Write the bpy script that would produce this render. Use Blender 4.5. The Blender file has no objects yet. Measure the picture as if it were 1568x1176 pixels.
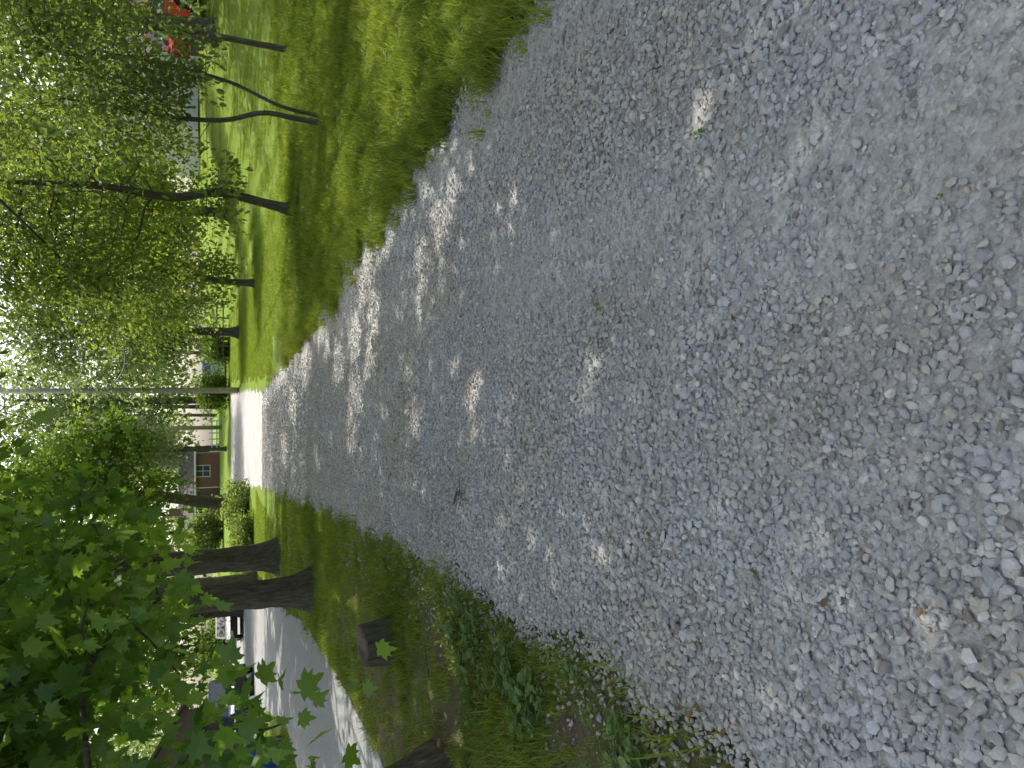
import bpy, bmesh, math, time
import numpy as np
from mathutils import Vector, Matrix
T0=time.time()
scene=bpy.context.scene
scene.view_settings.view_transform='Standard'
scene.view_settings.look='None'
scene.view_settings.exposure=0
R=np.random.default_rng(11)

# ------------------------------------------------------------ sun / sky
AZ=math.radians(-8); EL=math.radians(54)
S=np.array([math.sin(AZ)*math.cos(EL),math.cos(AZ)*math.cos(EL),math.sin(EL)])
w=bpy.data.worlds.new("World"); scene.world=w; w.use_nodes=True
nt=w.node_tree; nt.nodes.clear()
o=nt.nodes.new('ShaderNodeOutputWorld'); b=nt.nodes.new('ShaderNodeBackground'); s=nt.nodes.new('ShaderNodeTexSky')
s.sky_type='NISHITA'; s.sun_disc=False; s.sun_elevation=EL; s.sun_rotation=AZ%(2*math.pi)
s.dust_density=4.0; s.air_density=1.0; s.ozone_density=1.0
hs=nt.nodes.new('ShaderNodeHueSaturation'); hs.inputs['Saturation'].default_value=0.58   # hazy summer sky
b.inputs['Strength'].default_value=0.28
nt.links.new(s.outputs[0],hs.inputs['Color']); nt.links.new(hs.outputs[0],b.inputs[0]); nt.links.new(b.outputs[0],o.inputs[0])
sl=bpy.data.lights.new("sun","SUN"); sl.energy=5; sl.angle=math.radians(0.5); sl.color=(1,0.95,0.86)
so=bpy.data.objects.new("sun",sl); scene.collection.objects.link(so)
so.rotation_euler=Vector(S).to_track_quat('Z','Y').to_euler(); so.location=(0,0,40)

# ------------------------------------------------------------ camera (phone held sideways: world up is image left)
p=math.radians(21.9)
F=Vector((0,math.cos(p),-math.sin(p))); D=Vector((0,-math.sin(p),-math.cos(p))); Rt=Vector((1,0,0))
cam=bpy.data.cameras.new("camera"); co=bpy.data.objects.new("camera",cam); scene.collection.objects.link(co)
M=Matrix.Identity(4)
for i in range(3):
    M[i][0]=D[i]; M[i][1]=Rt[i]; M[i][2]=-F[i]
M.translation=Vector((0,0,1.6)); co.matrix_world=M
cam.sensor_width=36; cam.lens=26.2; cam.clip_end=3000; cam.clip_start=0.05
scene.camera=co

# ------------------------------------------------------------ material helpers
def newmat(name):
    m=bpy.data.materials.new(name); m.use_nodes=True; n=m.node_tree.nodes; n.clear()
    out=n.new('ShaderNodeOutputMaterial'); return m,n,m.node_tree.links,out
def ramp(n,stops):
    r=n.new('ShaderNodeValToRGB'); e=r.color_ramp.elements
    while len(e)<len(stops): e.new(0.5)
    for i,(p_,c) in enumerate(stops):
        e[i].position=p_; e[i].color=(c[0],c[1],c[2],1)
    return r
def noise(n,l,co_,scale,detail=4,rough=0.6):
    t=n.new('ShaderNodeTexNoise'); t.inputs['Scale'].default_value=scale; t.inputs['Detail'].default_value=detail; t.inputs['Roughness'].default_value=rough
    if co_ is not None: l.new(co_,t.inputs['Vector'])
    return t
def mixc(n,l,f,a,b_,bt='MIX'):
    m=n.new('ShaderNodeMix'); m.data_type='RGBA'; m.blend_type=bt
    for sock,v in ((m.inputs[0],f),(m.inputs[6],a),(m.inputs[7],b_)):
        if isinstance(v,(int,float)): sock.default_value=v
        elif isinstance(v,tuple): sock.default_value=(v[0],v[1],v[2],1)
        else: l.new(v,sock)
    return m.outputs[2]
def simple(name,col,rough=0.6,metal=0,var=0.15,nscale=8,bump=0.0,spec=0.5):
    m,n,l,out=newmat(name); pb=n.new('ShaderNodeBsdfPrincipled'); tc=n.new('ShaderNodeTexCoord')
    nz=noise(n,l,tc.outputs['Object'],nscale,5)
    r=ramp(n,[(0.3,[c*(1-var) for c in col]),(0.7,[min(1,c*(1+var)) for c in col])])
    l.new(nz.outputs[0],r.inputs[0]); l.new(r.outputs[0],pb.inputs['Base Color'])
    pb.inputs['Roughness'].default_value=rough; pb.inputs['Metallic'].default_value=metal; pb.inputs['Specular IOR Level'].default_value=spec
    if bump:
        bp=n.new('ShaderNodeBump'); bp.inputs['Strength'].default_value=bump; bp.inputs['Distance'].default_value=0.02
        l.new(nz.outputs[0],bp.inputs['Height']); l.new(bp.outputs[0],pb.inputs['Normal'])
    l.new(pb.outputs[0],out.inputs[0]); return m
def leafmat(name,dark,light,trans=0.45,tcol=None,gloss=True):
    m,n,l,out=newmat(name)
    at=n.new('ShaderNodeAttribute'); at.attribute_name='tint'
    r=ramp(n,[(0.1,dark),(1.0,light)]); l.new(at.outputs['Fac'],r.inputs[0])
    df=n.new('ShaderNodeBsdfDiffuse'); tr=n.new('ShaderNodeBsdfTranslucent')
    l.new(r.outputs[0],df.inputs[0])
    tc_=mixc(n,l,1.0,r.outputs[0],tcol or (2.6,2.4,1.2),'MULTIPLY'); 
    l.new(tc_,tr.inputs[0])
    ms=n.new('ShaderNodeMixShader'); ms.inputs[0].default_value=trans; l.new(df.outputs[0],ms.inputs[1]); l.new(tr.outputs[0],ms.inputs[2])
    if gloss:
        gl=n.new('ShaderNodeBsdfGlossy'); gl.inputs['Roughness'].default_value=0.5; gl.inputs[0].default_value=(0.8,0.9,0.8,1)
        m2=n.new('ShaderNodeMixShader'); m2.inputs[0].default_value=0.04; l.new(ms.outputs[0],m2.inputs[1]); l.new(gl.outputs[0],m2.inputs[2]); ms=m2
    l.new(ms.outputs[0],out.inputs[0]); return m
def barkmat(name,c1,c2):
    m,n,l,out=newmat(name); pb=n.new('ShaderNodeBsdfPrincipled'); tc=n.new('ShaderNodeTexCoord')
    mp=n.new('ShaderNodeMapping'); mp.inputs['Scale'].default_value=(9,9,1.6); l.new(tc.outputs['Object'],mp.inputs[0])
    nz=noise(n,l,mp.outputs[0],2.2,8,0.7)
    nz2=noise(n,l,tc.outputs['Object'],1.5,3)
    r=ramp(n,[(0.35,c1),(0.65,c2)]); l.new(nz.outputs[0],r.inputs[0])
    c=mixc(n,l,nz2.outputs[0],r.outputs[0],(0.07,0.085,0.05))
    c=mixc(n,l,0.6,r.outputs[0],c)
    l.new(c,pb.inputs['Base Color']); pb.inputs['Roughness'].default_value=0.95; pb.inputs['Specular IOR Level'].default_value=0.2
    bp=n.new('ShaderNodeBump'); bp.inputs['Strength'].default_value=1.0; bp.inputs['Distance'].default_value=0.05
    l.new(nz.outputs[0],bp.inputs['Height']); l.new(bp.outputs[0],pb.inputs['Normal'])
    l.new(pb.outputs[0],out.inputs[0]); return m

M_oak=leafmat("oak_leaf",(0.042,0.08,0.02),(0.12,0.19,0.042),gloss=False)
M_maple=leafmat("maple_leaf",(0.045,0.11,0.017),(0.15,0.25,0.038),0.5,(2.8,2.6,1.2))
M_light=leafmat("light_leaf",(0.055,0.095,0.024),(0.19,0.245,0.06),0.48)
M_young=leafmat("young_leaf",(0.05,0.09,0.03),(0.15,0.20,0.065),0.48)
M_pale=leafmat("pale_leaf",(0.18,0.21,0.15),(0.40,0.43,0.33),0.4,(1.3,1.3,1.1),False)
M_far=leafmat("hazed_far_leaf",(0.08,0.12,0.05),(0.26,0.32,0.15),0.45,(2.3,2.2,1.4),False)  # distant haze put into the leaf colour as a paler green
M_grass=leafmat("grass_blade",(0.085,0.14,0.022),(0.31,0.37,0.07),0.4,(1.7,1.6,1.0),False)
M_weed=leafmat("weed_leaf",(0.065,0.14,0.035),(0.18,0.27,0.07),0.35,(1.8,1.8,1.1))
M_dead=leafmat("dead_leaf",(0.10,0.06,0.03),(0.25,0.17,0.10),0.2,(1.2,1.2,1.1))
M_bark=barkmat("oak_bark",(0.05,0.04,0.032),(0.19,0.16,0.125))
M_bark2=barkmat("young_bark",(0.07,0.058,0.046),(0.22,0.19,0.155))

# ------------------------------------------------------------ mesh helpers
def mesh_np(name,verts,faces,mat,tint=None,smooth=False):
    me=bpy.data.meshes.new(name); verts=np.asarray(verts,dtype=np.float32); faces=np.asarray(faces,dtype=np.int32)
    me.vertices.add(len(verts)); me.vertices.foreach_set('co',verts.ravel())
    k=faces.shape[1]; n=len(faces)
    me.loops.add(n*k); me.loops.foreach_set('vertex_index',faces.ravel())
    me.polygons.add(n); me.polygons.foreach_set('loop_start',np.arange(0,n*k,k,dtype=np.int32))
    me.update(calc_edges=True)
    me.polygons.foreach_set('use_smooth',np.full(n,smooth))
    if tint is not None:
        a=me.attributes.new('tint','FLOAT','POINT'); a.data.foreach_set('value',np.asarray(tint,dtype=np.float32))
    if mat: me.materials.append(mat)
    return me
def add(name,me,parent=None,loc=(0,0,0)):
    ob=bpy.data.objects.new(name,me); scene.collection.objects.link(ob); ob.location=loc
    if parent: ob.parent=parent
    return ob
def empty(name,loc=(0,0,0),rz=0):
    e=bpy.data.objects.new(name,None); e.empty_display_size=0.3; scene.collection.objects.link(e); e.location=loc; e.rotation_euler=(0,0,rz); return e
def nrm(a): return a/np.maximum(np.linalg.norm(a,axis=-1,keepdims=True),1e-9)
def ss(t): t=np.clip(t,0,1); return t*t*(3-2*t)
def hz(x,y):
    x=np.asarray(x,float); y=np.asarray(y,float)
    return 2.2*ss((x-4)/12)*ss((y-10)/22)+0.95*ss((y-44)/36)
def wob(x,y,f=1.0,ph=0.0):
    return (np.sin(x*f*1.7+ph+1.3*np.sin(y*f*1.1+ph))+np.sin(y*f*2.3-ph*2+1.7*np.sin(x*f*0.9))+np.sin((x+y)*f*3.9+ph)*0.6)/2.6
def merged(name,templates,x,y,z,s3,ex_,ey_,az,mat,tint,parent=None,smooth=False):
    n_=len(x); which=R.integers(0,len(templates),n_) if not isinstance(templates,tuple) else templates[1]
    tl=templates if not isinstance(templates,tuple) else templates[0]
    Vs=[];Fs=[];Ts=[];nv=0
    for k,t in enumerate(tl):
        tv,tf=t[0],t[1]; i=np.where(which==k)[0]; m_=len(i)
        if m_==0: continue
        sv=tv[None]*s3[i][:,None,:]; X_,Y_,Z_=sv[...,0],sv[...,1],sv[...,2]
        cx,sx=np.cos(ex_[i])[:,None],np.sin(ex_[i])[:,None]; Y_,Z_=Y_*cx-Z_*sx,Y_*sx+Z_*cx
        cy,sy=np.cos(ey_[i])[:,None],np.sin(ey_[i])[:,None]; X_,Z_=X_*cy+Z_*sy,-X_*sy+Z_*cy
        ca,sa=np.cos(az[i])[:,None],np.sin(az[i])[:,None]; X_,Y_=X_*ca-Y_*sa,X_*sa+Y_*ca
        Vs.append(np.stack([X_+x[i][:,None],Y_+y[i][:,None],Z_+z[i][:,None]],2).reshape(-1,3).astype(np.float32))
        Fs.append(((tf[None]+(np.arange(m_)*len(tv))[:,None,None]).reshape(-1,3)+nv).astype(np.int32)); nv+=m_*len(tv)
        tt=np.repeat(tint[i],len(tv))
        if len(t)>2: tt=np.clip(tt+np.tile(t[2],m_),0,1)
        Ts.append(tt)
    return add(name,mesh_np(name,np.concatenate(Vs),np.concatenate(Fs),mat,np.concatenate(Ts),smooth),parent)

# roads (world metres)
LY=[-8,1.78,2.09,2.6,3.25,4.73,6.1,10.25,15.1,26,40,55,76]; LX=[-1.3,-1.17,-1.15,-1.22,-1.24,-1.34,-1.38,-1.79,-2.28,-3.4,-5.2,-7,-9.4]
RY=[-8,1,3.73,4.47,5.7,7.4,9,13.1,26,40,55,76]; RX=[2.2,2.12,2.02,1.92,1.85,1.61,1.48,0.98,-0.26,-0.3,-0.7,-1.2]
eL=lambda y: np.interp(y,LY,LX)+.04*np.sin(np.asarray(y)*2.9)+.03*np.sin(np.asarray(y)*6.3+1); eR=lambda y: np.interp(y,RY,RX)+.06*np.sin(np.asarray(y)*2.3+.5)+.04*np.sin(np.asarray(y)*5.1+2)
IY=[-12,7.4,9.7,14.1,19.6,27.8,53]; IX=[-4.3,-3.83,-3.94,-4.4,-5.6,-7.8,-15]
OY=[-12,0,15.6,17.7,24.5,35,53]; OX=[-8.5,-8,-7.8,-7.9,-10.2,-16,-34]
rI=lambda y: np.interp(y,IY,IX); rO=lambda y: np.interp(y,OY,OX)

# ------------------------------------------------------------ ground
def gridmesh(xs,ys,zf,name,mat):
    X,Y=np.meshgrid(xs,ys); Z=zf(X,Y); v=np.stack([X.ravel(),Y.ravel(),Z.ravel()],1)
    nx=len(xs); ny=len(ys); i,j=np.meshgrid(np.arange(nx-1),np.arange(ny-1)); a=(j*nx+i).ravel()
    f=np.stack([a,a+1,a+nx+1,a+nx],1); return mesh_np(name,v,f,mat,smooth=True)
def ground_mat():
    m,n,l,out=newmat("ground_grass"); pb=n.new('ShaderNodeBsdfPrincipled'); tc=n.new('ShaderNodeTexCoord'); c=tc.outputs['Object']
    b_=noise(n,l,c,9,6,0.75); d=noise(n,l,c,60,4,0.8)
    r1=ramp(n,[(0.3,(0.10,0.17,0.02)),(0.7,(0.22,0.30,0.04))]); l.new(b_.outputs[0],r1.inputs[0])
    r2=ramp(n,[(0.3,(0.07,0.13,0.016)),(0.7,(0.27,0.36,0.05))]); l.new(d.outputs[0],r2.inputs[0])
    g=mixc(n,l,0.5,r1.outputs[0],r2.outputs[0])
    rd=ramp(n,[(0.35,(0.09,0.07,0.048)),(0.7,(0.24,0.19,0.135))]); l.new(d.outputs[0],rd.inputs[0])
    sp=n.new('ShaderNodeSeparateXYZ'); l.new(c,sp.inputs[0])
    mr=n.new('ShaderNodeMapRange'); l.new(sp.outputs['Y'],mr.inputs[0]); mr.inputs[1].default_value=8; mr.inputs[2].default_value=24; mr.inputs[3].default_value=1; mr.inputs[4].default_value=0.0
    mx=n.new('ShaderNodeMapRange'); l.new(sp.outputs['X'],mx.inputs[0]); mx.inputs[1].default_value=1.5; mx.inputs[2].default_value=3; mx.inputs[3].default_value=1; mx.inputs[4].default_value=0.25
    mu=n.new('ShaderNodeMath'); mu.operation='MULTIPLY'; l.new(mr.outputs[0],mu.inputs[0]); l.new(mx.outputs[0],mu.inputs[1])
    rr=ramp(n,[(0.33,(0.35,)*3),(0.58,(1,)*3)]); nn=noise(n,l,c,1.6,5,0.7); l.new(nn.outputs[0],rr.inputs[0])
    m3=n.new('ShaderNodeMath'); m3.operation='MULTIPLY'; l.new(mu.outputs[0],m3.inputs[0]); l.new(rr.outputs[0],m3.inputs[1])
    g=mixc(n,l,m3.outputs[0],g,rd.outputs[0])
    l.new(g,pb.inputs['Base Color']); pb.inputs['Roughness'].default_value=0.95; pb.inputs['Specular IOR Level'].default_value=0.1
    bp=n.new('ShaderNodeBump'); bp.inputs['Strength'].default_value=0.8; bp.inputs['Distance'].default_value=0.03; l.new(d.outputs[0],bp.inputs['Height']); l.new(bp.outputs[0],pb.inputs['Normal'])
    l.new(pb.outputs[0],out.inputs[0]); return m
xs=np.concatenate([np.linspace(-900,-60,12),np.arange(-50,50.1,1),np.linspace(60,900,12)])
ys=np.concatenate([np.linspace(-600,-40,8),np.arange(-30,90.1,1),np.linspace(100,1500,14)])
add("ground",gridmesh(xs,ys,hz,"ground",ground_mat()))

def gravel_sheet_mat():
    m,n,l,out=newmat("gravel_bed"); pb=n.new('ShaderNodeBsdfPrincipled'); tc=n.new('ShaderNodeTexCoord'); c=tc.outputs['Object']
    v=n.new('ShaderNodeTexVoronoi'); v.inputs['Scale'].default_value=75; l.new(c,v.inputs['Vector'])
    v2=n.new('ShaderNodeTexVoronoi'); v2.inputs['Scale'].default_value=32; l.new(c,v2.inputs['Vector'])
    sc=n.new('ShaderNodeSeparateColor'); l.new(v.outputs['Color'],sc.inputs[0]); sc2=n.new('ShaderNodeSeparateColor'); l.new(v2.outputs['Color'],sc2.inputs[0])
    st=[(0.0,(0.29,0.28,0.26)),(0.3,(0.41,0.405,0.395)),(0.7,(0.51,0.51,0.505)),(1,(0.64,0.64,0.63))]
    r1=ramp(n,st); l.new(sc.outputs[0],r1.inputs[0]); r2=ramp(n,st); l.new(sc2.outputs[1],r2.inputs[0])
    g=mixc(n,l,0.45,r1.outputs[0],r2.outputs[0])
    nz=noise(n,l,c,1.1,5,0.65); rr=ramp(n,[(0.42,(0,0,0)),(0.68,(0.75,)*3)]); l.new(nz.outputs[0],rr.inputs[0])
    fine=noise(n,l,c,140,3,0.8); rd=ramp(n,[(0.3,(0.25,0.215,0.18)),(0.7,(0.44,0.395,0.34))]); l.new(fine.outputs[0],rd.inputs[0])
    g=mixc(n,l,rr.outputs[0],g,rd.outputs[0])
    l.new(g,pb.inputs['Base Color']); pb.inputs['Roughness'].default_value=0.9; pb.inputs['Specular IOR Level'].default_value=0.25
    inv=n.new('ShaderNodeMath'); inv.operation='SUBTRACT'; inv.inputs[0].default_value=1; l.new(v.outputs['Distance'],inv.inputs[1])
    bp=n.new('ShaderNodeBump'); bp.inputs['Strength'].default_value=0.9; bp.inputs['Distance'].default_value=0.008; l.new(inv.outputs[0],bp.inputs['Height']); l.new(bp.outputs[0],pb.inputs['Normal'])
    l.new(pb.outputs[0],out.inputs[0]); return m
M_gb=gravel_sheet_mat()
def strip(name,fl,fr,y0,y1,dy,z,mat,nx=8,jit=0.05):
    yy=np.arange(y0,y1+dy,dy); v=[]
    for y in yy:
        a=fl(y)+jit*wob(y,3.0,2.2,1.0); b_=fr(y)+jit*wob(y,7.0,2.0,4.0)
        for i in range(nx+1):
            t=i/nx; x=a+(b_-a)*t; v.append((x,y,z+float(hz(x,y))+0.02*ss((y-42)/6)))
    v=np.array(v); a=(np.arange(len(yy)-1)[:,None]*(nx+1)+np.arange(nx)[None]).ravel()
    f=np.stack([a,a+1,a+nx+2,a+nx+1],1); return add(name,mesh_np(name,v,f,mat,smooth=True))
strip("gravel_driveway",lambda y:eL(y),lambda y:eR(y),-8,58,0.15,0.006,M_gb,8,.08)
M_road=simple("packed_gravel_road",(0.30,0.30,0.295),.9,0,.25,25,.5,.2)
strip("side_road",lambda y:rO(y),lambda y:rI(y),-12,53,0.5,0.004,M_road)

def scatter(name,pts,rot,scl,idx,coll):
    me=bpy.data.meshes.new(name); n_=len(pts); me.vertices.add(n_); me.vertices.foreach_set('co',np.asarray(pts,np.float32).ravel())
    a=me.attributes.new('rot','FLOAT_VECTOR','POINT'); a.data.foreach_set('vector',np.asarray(rot,np.float32).ravel())
    a=me.attributes.new('scl','FLOAT_VECTOR','POINT'); a.data.foreach_set('vector',np.asarray(scl,np.float32).ravel())
    a=me.attributes.new('idx','INT','POINT'); a.data.foreach_set('value',np.asarray(idx,np.int32))
    ob=add(name,me)
    ng=bpy.data.node_groups.new(name,'GeometryNodeTree')
    ng.interface.new_socket(name='Geometry',in_out='INPUT',socket_type='NodeSocketGeometry'); ng.interface.new_socket(name='Geometry',in_out='OUTPUT',socket_type='NodeSocketGeometry')
    N=ng.nodes; L=ng.links; gi=N.new('NodeGroupInput'); go=N.new('NodeGroupOutput')
    io=N.new('GeometryNodeInstanceOnPoints'); ci=N.new('GeometryNodeCollectionInfo')
    ci.inputs['Collection'].default_value=coll; ci.inputs['Separate Children'].default_value=True; ci.inputs['Reset Children'].default_value=True
    def na(nm,t):
        q=N.new('GeometryNodeInputNamedAttribute'); q.data_type=t; q.inputs['Name'].default_value=nm
        return [x for x in q.outputs if x.enabled and x.name=='Attribute'][0]
    L.new(gi.outputs[0],io.inputs['Points']); L.new(ci.outputs[0],io.inputs['Instance']); io.inputs['Pick Instance'].default_value=True
    L.new(na('idx','INT'),io.inputs['Instance Index'])
    er=N.new('FunctionNodeEulerToRotation'); L.new(na('rot','FLOAT_VECTOR'),er.inputs[0]); L.new(er.outputs[0],io.inputs['Rotation'])
    L.new(na('scl','FLOAT_VECTOR'),io.inputs['Scale']); L.new(io.outputs[0],go.inputs[0])
    md=ob.modifiers.new('scatter','NODES'); md.node_group=ng
    return ob

# stones: crushed limestone, every stone a real convex chip, merged in one mesh
def stone_mat():
    m,n,l,out=newmat("limestone"); pb=n.new('ShaderNodeBsdfPrincipled'); at=n.new('ShaderNodeAttribute'); at.attribute_name='tint'; tc=n.new('ShaderNodeTexCoord')
    r=ramp(n,[(0.0,(0.27,0.24,0.21)),(0.05,(0.36,0.365,0.37)),(0.3,(0.445,0.45,0.455)),(0.55,(0.50,0.50,0.495)),(0.8,(0.57,0.575,0.58)),(0.93,(0.54,0.50,0.43)),(1,(0.74,0.74,0.73))])
    l.new(at.outputs['Fac'],r.inputs[0])
    nz=noise(n,l,tc.outputs['Object'],90,4,0.7); r2=ramp(n,[(0.3,(0.80,0.79,0.77)),(0.7,(1.05,1.05,1.05))]); l.new(nz.outputs[0],r2.inputs[0])
    c=mixc(n,l,1.0,r.outputs[0],r2.outputs[0],'MULTIPLY')
    big=noise(n,l,tc.outputs['Object'],1.0,4,0.6); rb=ramp(n,[(0.40,(0.98,0.99,1.02)),(0.62,(0.93,0.87,0.79))]); l.new(big.outputs[0],rb.inputs[0])
    c=mixc(n,l,1.0,c,rb.outputs[0],'MULTIPLY')
    l.new(c,pb.inputs['Base Color']); pb.inputs['Roughness'].default_value=0.85; pb.inputs['Specular IOR Level'].default_value=0.3
    l.new(pb.outputs[0],out.inputs[0]); return m
M_st=stone_mat()
SH=[]
for k in range(20):
    bm=bmesh.new(); nn_=20; q=R.normal(size=(nn_,3)); q=nrm(q)*R.uniform(0.86,1.0,(nn_,1)); q*=np.array([1,R.uniform(.65,.98),R.uniform(.5,.8)])*0.5
    for a in q: bm.verts.new(a)
    bmesh.ops.convex_hull(bm,input=bm.verts[:]); bmesh.ops.triangulate(bm,faces=bm.faces[:]); bm.verts.ensure_lookup_table(); bm.verts.index_update()
    SH.append((np.array([v.co[:] for v in bm.verts]),np.array([[v.index for v in f.verts] for f in bm.faces]))); bm.free()
def stone_pts(n_,y0,y1,smin,smax,pw=2.2):
    y=R.uniform(y0,y1,n_); t=R.uniform(-0.02,1.02,n_); x=eL(y)+(eR(y)-eL(y))*t
    x+=R.normal(0,0.04,n_)
    track=np.exp(-((x-0.65-0.08*wob(y,2,.8))/0.30)**2)*0.7+np.exp(-((x-eR(y)+0.25)/0.3)**2)*0.8
    dn=0.5+0.5*wob(x,y,1.3,2.0)
    k=R.uniform(0,1,n_)>track*0.72*(0.5+dn*0.7)
    u=R.uniform(0,1,n_)**pw; sz=(smin+(smax-smin)*u)*(1-0.35*track)*(1+.18*wob(x,y,1.9,4.))
    return x[k],y[k],sz[k]
X=[];Y=[];SZ=[]
for (n_,y0,y1,a,b_) in ((34000,0.2,3.2,0.015,0.043),(38000,3.2,7.5,0.017,0.039),(25000,7.5,14,0.022,0.042),(10000,14,27,0.035,0.06),(4000,-2,0.2,0.02,0.045)):
    x,y,sz=stone_pts(n_,y0,y1,a,b_); X.append(x);Y.append(y);SZ.append(sz)
n_=6500; y=R.uniform(0.8,11,n_); side=R.uniform(0,1,n_)<0.5
x=np.where(side,eL(y)-np.abs(R.normal(0,0.24,n_)),eR(y)+np.abs(R.normal(0,0.2,n_))); X.append(x);Y.append(y);SZ.append(R.uniform(0.012,0.038,n_))
x=np.concatenate(X);y=np.concatenate(Y);sz=np.concatenate(SZ); n_=len(x)
z=0.006+sz*R.uniform(0.03,0.30,n_)
merged("gravel",SH,x,y,z,np.stack([sz*R.uniform(.9,1.3,n_),sz,sz*R.uniform(.8,1.1,n_)],1),R.normal(0,.35,n_),R.normal(0,.35,n_),R.uniform(0,6.28,n_),M_st,R.uniform(0,1,n_))
print("STONES",n_,time.time()-T0)

# ------------------------------------------------------------ grass
def tuft(nb,rad,h0,h1,wd,lean,square=False,simple_=False):
    V=[];Fc=[];T=[]
    for i in range(nb):
        a=R.uniform(0,6.28); rr=rad*math.sqrt(R.uniform()); bx,by=rr*math.cos(a),rr*math.sin(a)
        if square: bx,by=R.uniform(-rad,rad,2)
        d=R.uniform(0,6.28); h=R.uniform(h0,h1); le=lean*R.uniform(0.2,1.3)*h; w_=wd*R.uniform(.7,1.3)
        px,py=-math.sin(d)*w_/2,math.cos(d)*w_/2; b0=len(V)
        for t,ww in (((0,1),) if simple_ else ((0,1),(0.55,.8))):
            ox,oy=math.cos(d)*le*t*t,math.sin(d)*le*t*t; zz=h*(t-0.18*t*t*lean)
            V+= [(bx+ox+px*ww,by+oy+py*ww,zz),(bx+ox-px*ww,by+oy-py*ww,zz)]
        V.append((bx+math.cos(d)*le,by+math.sin(d)*le,h*(1-.18*lean)))
        if simple_: Fc+=[(b0,b0+1,b0+2)]; T+=[R.uniform(0,.45)]*3
        else: Fc+=[(b0,b0+1,b0+3),(b0,b0+3,b0+2),(b0+2,b0+3,b0+4)]; T+=[R.uniform(0,0.5)]*5
    return np.array(V),np.array(Fc),np.array(T)
TA_=[tuft(24,0.085,0.03,0.08,0.0055,0.9) for k in range(6)]
TB_=[tuft(26,0.07,0.09,0.23,0.0065,0.9) for k in range(6)]
TC_=[tuft(24,0.10,0.03,0.08,0.008,0.9,simple_=True) for k in range(6)]
GX=[];GY=[];GS=[];GK=[]
def gadd(x,y,s_,kind): GX.append(x);GY.append(y);GS.append(s_);GK.append(np.full(len(x),kind)*6+R.integers(0,6,len(x)))
def leftmul(x,y): # thin grass under the oaks and by the near corner
    return np.where(y<3.6,.35,1.0)*(1-.65*np.exp(-((x+2.9)/.9)**2)*ss((y-3.5)/1.5)*ss((10.5-y)/2))
def region(n_,x0,x1,y0,y1,sc,leftden,kind):
    x=R.uniform(x0,x1,n_); y=R.uniform(y0,y1,n_)
    dr=x-eR(y); right=(dr>0.02+0.08*wob(x,y,3))&(R.uniform(0,1,n_)<.25+dr/.35); left=(x<eL(y)-0.03-0.1*wob(x,y,3,1))&(x>rI(y)+0.05)
    lf=left&(R.uniform(0,1,n_)<leftden*leftmul(x,y)*(0.65+0.6*wob(x,y,1.8,3.0)))
    rf=right&(R.uniform(0,1,n_)<(0.85+0.3*wob(x,y,1.2,5.0)))
    k=(lf|rf|(x<rO(y)-0.1))&(np.abs(x)<0.62*y+2.5)
    x=x[k];y=y[k]; hs_=1+.45*np.clip(wob(x,y,1.7,.5),-1,1); gadd(x,y,sc*R.uniform(.7,1.3,len(x))*hs_,kind)
region(17000,-4.5,6.5,0.5,6,1.0,0.85,0)
region(1400,-4.5,6.5,0.5,9,.8,0.7,1)
region(24000,-8,10,6,13,1.15,0.9,2)
region(9000,-9,14,13,19,1.5,0.95,2)
n_=2600; y=R.uniform(1.5,18,n_); x=eR(y)+R.normal(0.12,0.15,n_)+.10*wob(y,y*.3,4); k=R.uniform(0,1,n_)<.5+.7*wob(y,x,2.5,2.); gadd(x[k],y[k],R.uniform(.3,1.2,k.sum()),1)
n_=550; y=R.uniform(3.,14,n_); x=eL(y)-0.05-np.abs(R.normal(0,0.2,n_)); gadd(x,y,R.uniform(.25,.6,n_),1)
x=np.concatenate(GX);y=np.concatenate(GY);sc=np.concatenate(GS);gk=np.concatenate(GK); n_=len(x)
gt=np.clip(.28+.28*wob(x,y,.9,1.)+.16*wob(x,y,4,3.)+R.normal(0,.09,n_),0,.65)
merged("grass",(TA_+TB_+TC_,gk),x,y,hz(x,y),np.stack([sc,sc,sc*R.uniform(.75,1.15,n_)],1),R.normal(0,.1,n_),R.normal(0,.1,n_),R.uniform(0,6.28,n_),M_grass,gt)
patches=bpy.data.collections.new("lawn_patches")
for k in range(4):
    v,f,t=tuft(1000,0.62,0.03,0.075,0.012,0.9,True,True); t=np.clip(t+.28+.2*wob(v[:,0],v[:,1],4,k),0,1)
    patches.objects.link(bpy.data.objects.new("lawn_patch_%d"%k,mesh_np("lawn_patch",v,f,M_grass,t)))
gx,gy=np.meshgrid(np.arange(-30,30,1.1),np.arange(18.5,60,1.1)); x=gx.ravel()+R.uniform(-.15,.15,gx.size); y=gy.ravel()+R.uniform(-.15,.15,gx.size)
k=((x>eR(y)+.6)|((x<eL(y)-.7)&(x>rI(y)+.65))|(x<rO(y)-.7))&(np.abs(x)<.6*y+2); x=x[k];y=y[k]; n_=len(x)
scatter("lawn",np.stack([x,y,hz(x,y)],1),np.stack([np.zeros(n_),np.zeros(n_),R.integers(0,4,n_)*math.pi/2],1),np.stack([np.ones(n_)]*2+[R.uniform(.8,1.2,n_)],1),R.integers(0,4,n_),patches)

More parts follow.
